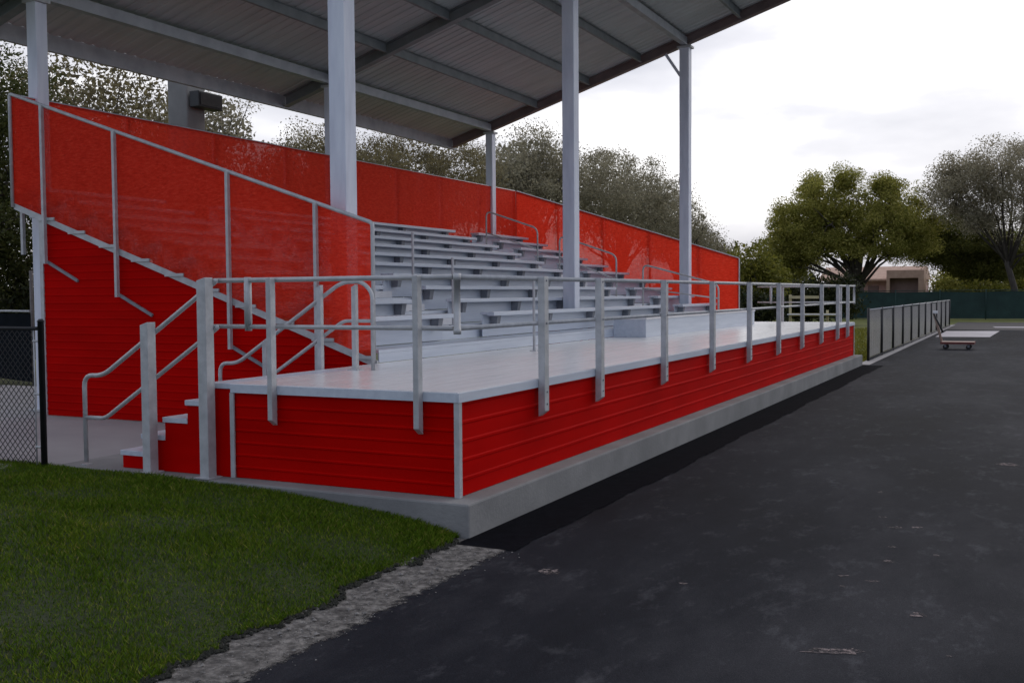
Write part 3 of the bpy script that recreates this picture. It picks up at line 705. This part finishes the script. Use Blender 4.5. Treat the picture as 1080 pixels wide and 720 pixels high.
# ------------------------------------------------------------------ timber rack beyond the walkway
tr = thing('timber_frame', 'pale yellow open timber frame standing beyond the far end of the walkway', 'frame', (-5.2, 45, -.3))
for x in (-6.4, -5.75, -4.6, -4.0):
    b = MB(); b.box(x - .055, x + .055, 44.95, 45.05, -.3, 1.62 if x < -5 else .85); b.build('post', 'timber', tr)
for z, x0, x1 in ((1.42, -6.45, -5.0), (.55, -6.45, -3.9)):
    b = MB(); b.box(x0, x1, 44.89, 44.948, z, z + .14); b.build('crossbar', 'timber', tr)
b = MB(); b.box(-6.45, -3.95, 44.5, 44.88, .62, .67); b.build('shelf', 'white', tr)

# ------------------------------------------------------------------ house
ho = thing('house', 'low pinkish tan house with a square garage front behind the green fence', 'house', (-9.4, 104, -.3))
b = MB(); b.box(-14.2, -5.2, 100, 108, -.3, 2.95); b.build('wall', 'wall', ho)
rf = MB(); rf.prism([(99.3, 2.90), (108.7, 2.90), (104, 4.25)], -14.8, -5.0, 'X'); ro = rf.build('roof', 'roof', ho)
b = MB(); b.box(-14.8, -8.12, 99.22, 99.298, 2.78, 2.96); b.build('eave_board', 'roof', ro)
b = MB(); b.box(-8.1, -7.82, 97.6, 99.99, -.3, 3.75); b.box(-5.25, -4.75, 97.6, 99.99, -.3, 3.75); b.box(-7.817, -5.253, 97.6, 99.99, 3.0, 3.75); b.build('garage_front', 'roof', ho)
b = MB(); b.box(-7.8, -5.27, 98.3, 98.4, -.3, 2.98); b.build('garage_door', 'garage', ho)
b = MB(); b.box(-10.1, -9.1, 99.93, 99.99, -.3, 2.3); d = b.build('door', 'garage', ho)
b = MB(); b.box(-9.25, -9.19, 99.88, 99.925, .8, .86); b.build('door_handle', 'bracket', d)
for x in (-13.2, -11.4):
    b = MB(); b.box(x - .62, x + .62, 99.93, 99.99, .8, 2.0); w = b.build('window', 'white', ho)
    b = MB(); b.box(x - .55, x + .55, 99.90, 99.925, .87, 1.93); b.build('pane', 'glass', w)
ho2 = thing('shed', 'pale flat roofed shed far behind the fabric fence at the left edge', 'shed', (-33, 17, -.3))
b = MB(); b.box(-36, -31.5, 16, 19, -.3, 1.74); b.build('wall', 'garage', ho2)
b = MB(); b.box(-36.2, -31.3, 15.8, 19.2, 1.742, 1.92); b.build('roof', 'white', ho2)

# ------------------------------------------------------------------ trees
def tree(name, label, cat, base, blobs, nclump, nleaf, size, leaf, bark, trunk_r, fork_z, seed, crad=.9, group=None, limbs=26, lean=(0, 0), flat=.75, core=0):
    """blobs: list of (cx,cy,cz,rx,ry,rz,weight) in world metres"""
    rg = np.random.default_rng(seed); root = thing(name, label, cat, base, group)
    W = np.array([q[6] for q in blobs], float); W /= W.sum()
    cl = []
    while len(cl) < nclump:
        q = blobs[rg.choice(len(blobs), p=W)]
        d = rg.normal(size=3); d /= np.linalg.norm(d)
        r = rg.random() ** .45
        c = np.array(q[:3]) + d * np.array(q[3:6]) * r
        if c[2] < q[2] - q[5] * .72: continue
        cl.append(c)
    cl = np.array(cl); cr = rg.uniform(.55, 1.25, nclump) * crad
    idx = np.repeat(np.arange(nclump), nleaf); n = len(idx)
    off = rg.normal(size=(n, 3)); off /= np.linalg.norm(off, axis=1)[:, None]; off *= (rg.random(n) ** .55)[:, None] * 1.05; off[:, 2] *= flat
    c = cl[idx] + off * cr[idx][:, None]
    u = rg.normal(size=(n, 3)); u /= np.linalg.norm(u, axis=1)[:, None]
    v = np.cross(u, rg.normal(size=(n, 3))); v /= np.linalg.norm(v, axis=1)[:, None]
    s = (rg.uniform(.55, 1.3, n) * size)[:, None]
    P = np.stack([c - u * s, c - v * s * .45 + u * s * .1, c + u * s, c + v * s * .45 + u * s * .1], 1)
    if core:                                     # fuller sprays inside the crown
        m = core; q = np.array([blobs[k][:6] for k in rg.choice(len(blobs), size=m, p=W)])
        d = rg.normal(size=(m, 3)); d /= np.linalg.norm(d, axis=1)[:, None]
        c2 = q[:, :3] + d * q[:, 3:6] * (rg.random(m) ** .5 * .8)[:, None]
        u = rg.normal(size=(m, 3)); u /= np.linalg.norm(u, axis=1)[:, None]
        v = np.cross(u, rg.normal(size=(m, 3))); v /= np.linalg.norm(v, axis=1)[:, None]
        s = (rg.uniform(.7, 1.4, m) * size * 1.9)[:, None]
        P = np.concatenate([P, np.stack([c2 - u * s, c2 - v * s * .5, c2 + u * s, c2 + v * s * .5], 1)])
    fast_mesh('crown', P, 4, leaf, parent=root)
    t = MB(); bx, by, bz = base; fk = Vector((bx + lean[0], by + lean[1], fork_z))
    mid = Vector((bx + lean[0] * .4 + trunk_r * .3, by + lean[1] * .4, bz + (fork_z - bz) * .5))
    t.tube([(bx, by, bz - .05), (bx, by, bz + .25), mid, fk], [trunk_r * 1.5, trunk_r * 1.1, trunk_r * .9, trunk_r * .75], 9)
    pick = rg.permutation(nclump)[:limbs]
    for j, i in enumerate(pick):
        e = Vector(cl[i]); st_ = mid.lerp(fk, rg.uniform(.5, 1.0)); L_ = (e - st_).length
        m1 = st_.lerp(e, .35) + Vector((rg.normal() * .08 * L_, rg.normal() * .08 * L_, .10 * L_)); m2 = st_.lerp(e, .7) + Vector((rg.normal() * .06 * L_, rg.normal() * .06 * L_, .06 * L_))
        r0 = trunk_r * rg.uniform(.25, .5)
        t.tube([st_, m1, m2, e], [r0, r0 * .65, r0 * .35, r0 * .12], 6)
        # secondary twigs towards nearby clumps
        near = np.argsort(((cl - np.array(m2)) ** 2).sum(1))[1:4]
        for q in near:
            e2 = Vector(cl[q]); t.tube([m2, m2.lerp(e2, .5) + Vector((0, 0, .05 * L_)), e2], [r0 * .33, r0 * .2, r0 * .07], 5)
    t.build('trunk', bark, root, smooth=True)
    return root
# broad oak on the right
tree('oak_tree', 'broad round green oak with a dark forked trunk in front of the pink house', 'tree', (-8.2, 80.3, -.3),
     [(-10.6, 80, 7.6, 4.4, 4.0, 3.2, 3), (-13.2, 80, 6.2, 2.9, 3.4, 3.3, 2.3), (-5.8, 80.5, 7.7, 3.2, 4.0, 2.7, 2), (-8.4, 79, 5.4, 5.4, 2.6, 1.4, 1.7), (-13.9, 79, 4.0, 2.4, 2.6, 1.8, 1.2),
      (-11.9, 80, 10.2, 1.4, 1.6, 1.2, .5), (-9.2, 80, 10.5, 1.1, 1.5, 1.2, .5), (-6.2, 80, 9.9, 1.5, 1.6, 1.2, .5), (-4.2, 79.5, 6.2, 2.2, 3, 1.6, .9)],
     300, 460, .085, 'oakleaf', 'bark', .46, 2.6, 21, crad=1.05, limbs=24, core=11000)
tree('evergreen_tree', 'low wide dark green tree between the oak and the pale feathery tree', 'tree', (2.1, 88, -.3),
     [(-3.4, 88, 6.2, 3.2, 3, 2.6, 2), (-.2, 88, 5.4, 3.4, 3, 2.6, 2), (2.8, 88, 4.5, 2.4, 3, 2.3, 1.2), (.5, 87.5, 3.4, 3.0, 2, 1.4, 1.2)],
     260, 330, .09, 'mixleaf', 'bark', .32, 2.4, 22, crad=1.2, core=9000, limbs=22, lean=(-.8, 0))
tree('feathery_tree', 'tall pale feathery tree with sky showing through at the right edge', 'tree', (3.45, 79, -.3),
     [(2.2, 79, 10.4, 4.2, 3.5, 3.0, 2.2), (-.6, 79, 9.2, 2.6, 3, 2.6, 1.2), (.6, 79, 7.2, 2.4, 3, 1.6, .6), (5.5, 79, 10.5, 3.6, 3.5, 3.8, 1.5), (4.4, 79, 7.0, 2.6, 3, 2.2, .7)],
     320, 230, .085, 'featherleaf', 'bark', .26, 4.2, 23, crad=1.15, limbs=18, lean=(-.9, 0))
tree('leafy_shrub', 'yellow green bushy tree just past the far end of the red screen', 'tree', (-10.6, 55, -.3),
     [(-10.7, 55, 3.3, 1.7, 1.6, 1.6, 1), (-9.6, 55, 2.4, 1.0, 1.4, 1.2, .6), (-12, 55.5, 2.6, 1.3, 1.4, 1.3, .6)], 90, 65, .12, 'yellowleaf', 'bark', .13, 1.2, 24, crad=.8, limbs=16)
# row behind the stand
back = [('grey green tree seen left of the middle front column behind the screen', (-20.5, 44, -.3), [(-20.5, 44, 8.2, 3.4, 3.8, 2.4, 2), (-20, 41, 6.4, 2.4, 3, 2.4, 1)], 150, 80, 'greyleaf', 31),
        ('large dense grey green tree between the middle and far front columns', (-20.5, 58, -.3), [(-20.5, 58, 7.6, 4, 5.4, 3.6, 3), (-20, 52, 7.8, 3, 3.4, 2.9, 1.4), (-20, 63.5, 7.8, 3, 3.6, 3.2, 1.4)], 270, 85, 'greyleaf', 32),
        ('drooping grey green tree right of the far front column', (-20.5, 71, -.3), [(-20.5, 70, 6.6, 3.4, 4.2, 3.6, 2), (-20, 76, 5.0, 2.6, 3.4, 2.8, 1), (-20, 79.5, 4.2, 2, 3, 2.4, .7)], 200, 70, 'greyleaf', 33),
        ('dark brownish tree under the roof edge left of the far back column', (-18.5, 30.5, -.3), [(-18.5, 31, 6.4, 3, 3.8, 2.6, 2), (-18.5, 27, 6.0, 2.6, 2.8, 2.3, 1), (-18.5, 29, 4.6, 2.6, 5, 1.6, 1.2)], 300, 85, 'brownleaf', 34),
        ('olive tree top showing just right of the near front column', (-18.5, 23.5, -.3), [(-18.5, 23.5, 5.9, 2.6, 2.8, 2.0, 1), (-18.3, 20.6, 5.2, 2.2, 2.0, 1.7, .6), (-18.5, 23, 4.6, 2.4, 3.6, 1.4, .7)], 230, 80, 'brownleaf', 35),
        ('sparse twiggy tree seen past the black box on the pole', (-19.5, 17.8, -.3), [(-19.5, 17.8, 6.6, 2.2, 2.6, 2.2, 1)], 60, 34, 'greyleaf', 36),
        ('leafy tree filling the gap between near back column and concrete pole', (-18.5, 13.2, -.3), [(-18.5, 13.2, 6.6, 2.6, 2.4, 2.4, 1), (-18.5, 11.6, 6.0, 2, 2, 2.6, .7), (-18.5, 12.6, 5.0, 2, 2.6, 1.5, .9)], 170, 52, 'brownleaf', 37),
        ('sparse tree at the left edge of the picture beside the near back column', (-17.5, 8.4, -.3), [(-17.6, 8.9, 5.6, 1.8, 1.7, 2.2, 1), (-17.8, 8.4, 3.2, 1.9, 1.9, 1.9, 2.2)], 230, 70, 'darkleaf', 38)]
for lab, bs, bb, nc, nl, lf, sd in back:
    sz = .068 if bs[1] > 40 else .045
    nl = int(nl * 3.2)
    tree('tree', lab, 'tree', bs, bb, nc, nl, sz, lf, 'bark', .2 if bs[1] < 40 else .3, 3.2, sd, crad=1.0 if bs[1] > 40 else .72, group='trees behind the bleachers', limbs=26, core=4500)
# dark low planting
tree('hedge_bush', 'dark leafy bush behind the fabric fence at the left edge', 'bush', (-16.6, 9.6, -.3), [(-16.4, 9.6, 1.5, 1.8, 1.2, 1.5, 1), (-18.6, 10.4, 1.4, 1.6, 1.2, 1.4, 1)], 110, 70, .08, 'palmleaf', 'bark', .08, .6, 41, crad=.7, limbs=12)
tree('hedge_bush', 'dark rounded bush under the oak, right of the timber frame', 'bush', (-6.2, 58, -.3), [(-6.4, 58, 1.4, 1.8, 1.4, 1.6, 1), (-8.4, 58.5, 1.0, 1.6, 1.4, 1.3, 1)], 110, 75, .12, 'palmleaf', 'bark', .1, .5, 42, crad=.8, limbs=12)
tree('hedge_bush', 'dark low bush behind the far end rail of the walkway', 'bush', (-9.6, 52, -.3), [(-9.6, 52, .7, 1.5, 1.4, 1.1, 1), (-11.4, 52, .8, 1.4, 1.4, 1.2, 1)], 90, 75, .12, 'palmleaf', 'bark', .1, .4, 43, crad=.8, limbs=10)
# far bushes behind the green fence on the right
for i, (x, y, h_, lf, lab) in enumerate([(-2.0, 99, 3.6, 'oakleaf', 'olive bush behind the green fence right of the pink house'), (1.0, 83, 2.2, 'yellowleaf', 'bright yellow green bush behind the green fence'),
        (3.9, 92, 3.0, 'yellowleaf', 'pale yellow bush behind the feathery tree trunk'), (-17.5, 86, 4.2, 'oakleaf', 'bushy olive tree left of the oak behind the green fence'), (-23, 95, 6.0, 'oakleaf', 'olive tree far behind the red end screen')]):
    tree('bush', lab, 'bush', (x, y, -.3), [(x, y, h_ * .6, 2.2, 1.8, h_ * .42, 1)], 90, 60, .16, lf, 'bark', .1, .7, 50 + i, crad=1.0, limbs=10, group='bushes behind the green fence')
# distant wood closing the horizon
rg = np.random.default_rng(77); n = 60000
ang = rg.uniform(-1.35, .95, n); dist = rg.uniform(150, 175, n); hh = 3.5 + 2.0 * np.sin(ang * 23) + 1.2 * np.sin(ang * 61 + 1) + .8 * np.sin(ang * 137)
zz = -.3 + rg.random(n) ** .8 * np.maximum(hh, 1.5)
c = np.stack([np.sin(ang) * dist, np.cos(ang) * dist, zz], 1)
u = rg.normal(size=(n, 3)); u /= np.linalg.norm(u, axis=1)[:, None]; v = np.cross(u, rg.normal(size=(n, 3))); v /= np.linalg.norm(v, axis=1)[:, None]
s = rg.uniform(.25, .6, n)[:, None]
struct(fast_mesh('distant_wood', np.stack([c - u * s, c - v * s * .6, c + u * s, c + v * s * .6], 1), 4, 'darkleaf'), 'stuff')

# ------------------------------------------------------------------ sky, sun, camera
GLOW_AZ = R(-8)
SUN_EL, SUN_AZ = R(38), R(20)      # azimuth measured from +Y towards +X
w = bpy.data.worlds.new('World'); scene.world = w; w.use_nodes = True
nt = w.node_tree; L = nt.links.new; bg = nt.nodes['Background']
sky = nd(nt, 'ShaderNodeTexSky', sky_type='NISHITA'); sky.sun_disc = False; sky.sun_elevation = SUN_EL; sky.sun_rotation = SUN_AZ
sky.air_density = 1; sky.dust_density = 2
tc = nd(nt, 'ShaderNodeTexCoord'); mp = nd(nt, 'ShaderNodeMapping'); mp.inputs['Scale'].default_value = (1, 1, 3.2)
L(tc.outputs['Generated'], mp.inputs['Vector'])
cn = nd(nt, 'ShaderNodeTexNoise'); cn.inputs['Scale'].default_value = 2.3; cn.inputs['Detail'].default_value = 6; cn.inputs['Roughness'].default_value = .5
L(mp.outputs['Vector'], cn.inputs['Vector'])
cr_ = ramp(nt, [(.40, (6.0, 6.1, 6.7)), (.50, (8.2, 8.2, 8.6)), (.57, (11.5, 11.4, 11.4))]); L(cn.outputs['Fac'], cr_.inputs['Fac'])
mx = nd(nt, 'ShaderNodeMix', data_type='RGBA'); mx.inputs['Factor'].default_value = .90
L(sky.outputs['Color'], mx.inputs['A']); L(cr_.outputs['Color'], mx.inputs['B'])
# the overcast is much brighter towards the veiled sun than on the far side of the sky
dt = nd(nt, 'ShaderNodeVectorMath', operation='DOT_PRODUCT'); dt.inputs[1].default_value = (math.sin(GLOW_AZ) * .97, math.cos(GLOW_AZ) * .97, .24)
L(tc.outputs['Generated'], dt.inputs[0])
gl = nd(nt, 'ShaderNodeMapRange', interpolation_type='SMOOTHSTEP'); gl.inputs['From Min'].default_value = -.35; gl.inputs['From Max'].default_value = .75
gl.inputs['To Min'].default_value = 0; gl.inputs['To Max'].default_value = 1
L(dt.outputs['Value'], gl.inputs['Value'])
gt = nd(nt, 'ShaderNodeMix', data_type='RGBA'); gt.inputs['A'].default_value = (1.22, 1.36, 1.66, 1); gt.inputs['B'].default_value = (2.5, 2.48, 2.5, 1); gt.clamp_factor = True
L(gl.outputs['Result'], gt.inputs['Factor'])
sc_ = nd(nt, 'ShaderNodeVectorMath', operation='MULTIPLY'); L(mx.outputs['Result'], sc_.inputs[0]); L(gt.outputs['Result'], sc_.inputs[1])
L(sc_.outputs['Vector'], bg.inputs['Color'])
bg.inputs['Strength'].default_value = .1
sl = bpy.data.lights.new('sun', 'SUN'); sl.energy = .6; sl.angle = R(16); sl.color = (1, .95, .88)
so = bpy.data.objects.new('sun', sl); col.objects.link(so)
d = Vector((math.sin(SUN_AZ) * math.cos(SUN_EL), math.cos(SUN_AZ) * math.cos(SUN_EL), math.sin(SUN_EL)))
so.rotation_euler = d.to_track_quat('Z', 'Y').to_euler(); so.location = (20, 20, 40)

cam = bpy.data.cameras.new('camera'); co = bpy.data.objects.new('camera', cam); col.objects.link(co)
cam.sensor_width = 36; cam.lens = 36 * 1101.1 / 1080; cam.clip_end = 2000; cam.clip_start = .05
r2 = Vector((.89517602, .44565228, -.00734467)); u2 = Vector((-.0136262, .04383412, .99894589)); fw = Vector((-.44550447, .89413232, -.0453118))
mt = Matrix((r2, u2, -fw)).transposed().to_4x4(); mt.translation = (4.38948, -7.76753, 1.75)
co.matrix_world = mt; scene.camera = co

scene.view_settings.view_transform = 'Standard'; scene.view_settings.look = 'None'
scene.view_settings.exposure = -1.1; scene.view_settings.gamma = 1; scene.view_settings.use_curve_mapping = False
scene.cycles.use_denoising = True
scene.cycles.max_bounces = 8; scene.cycles.transparent_max_bounces = 12
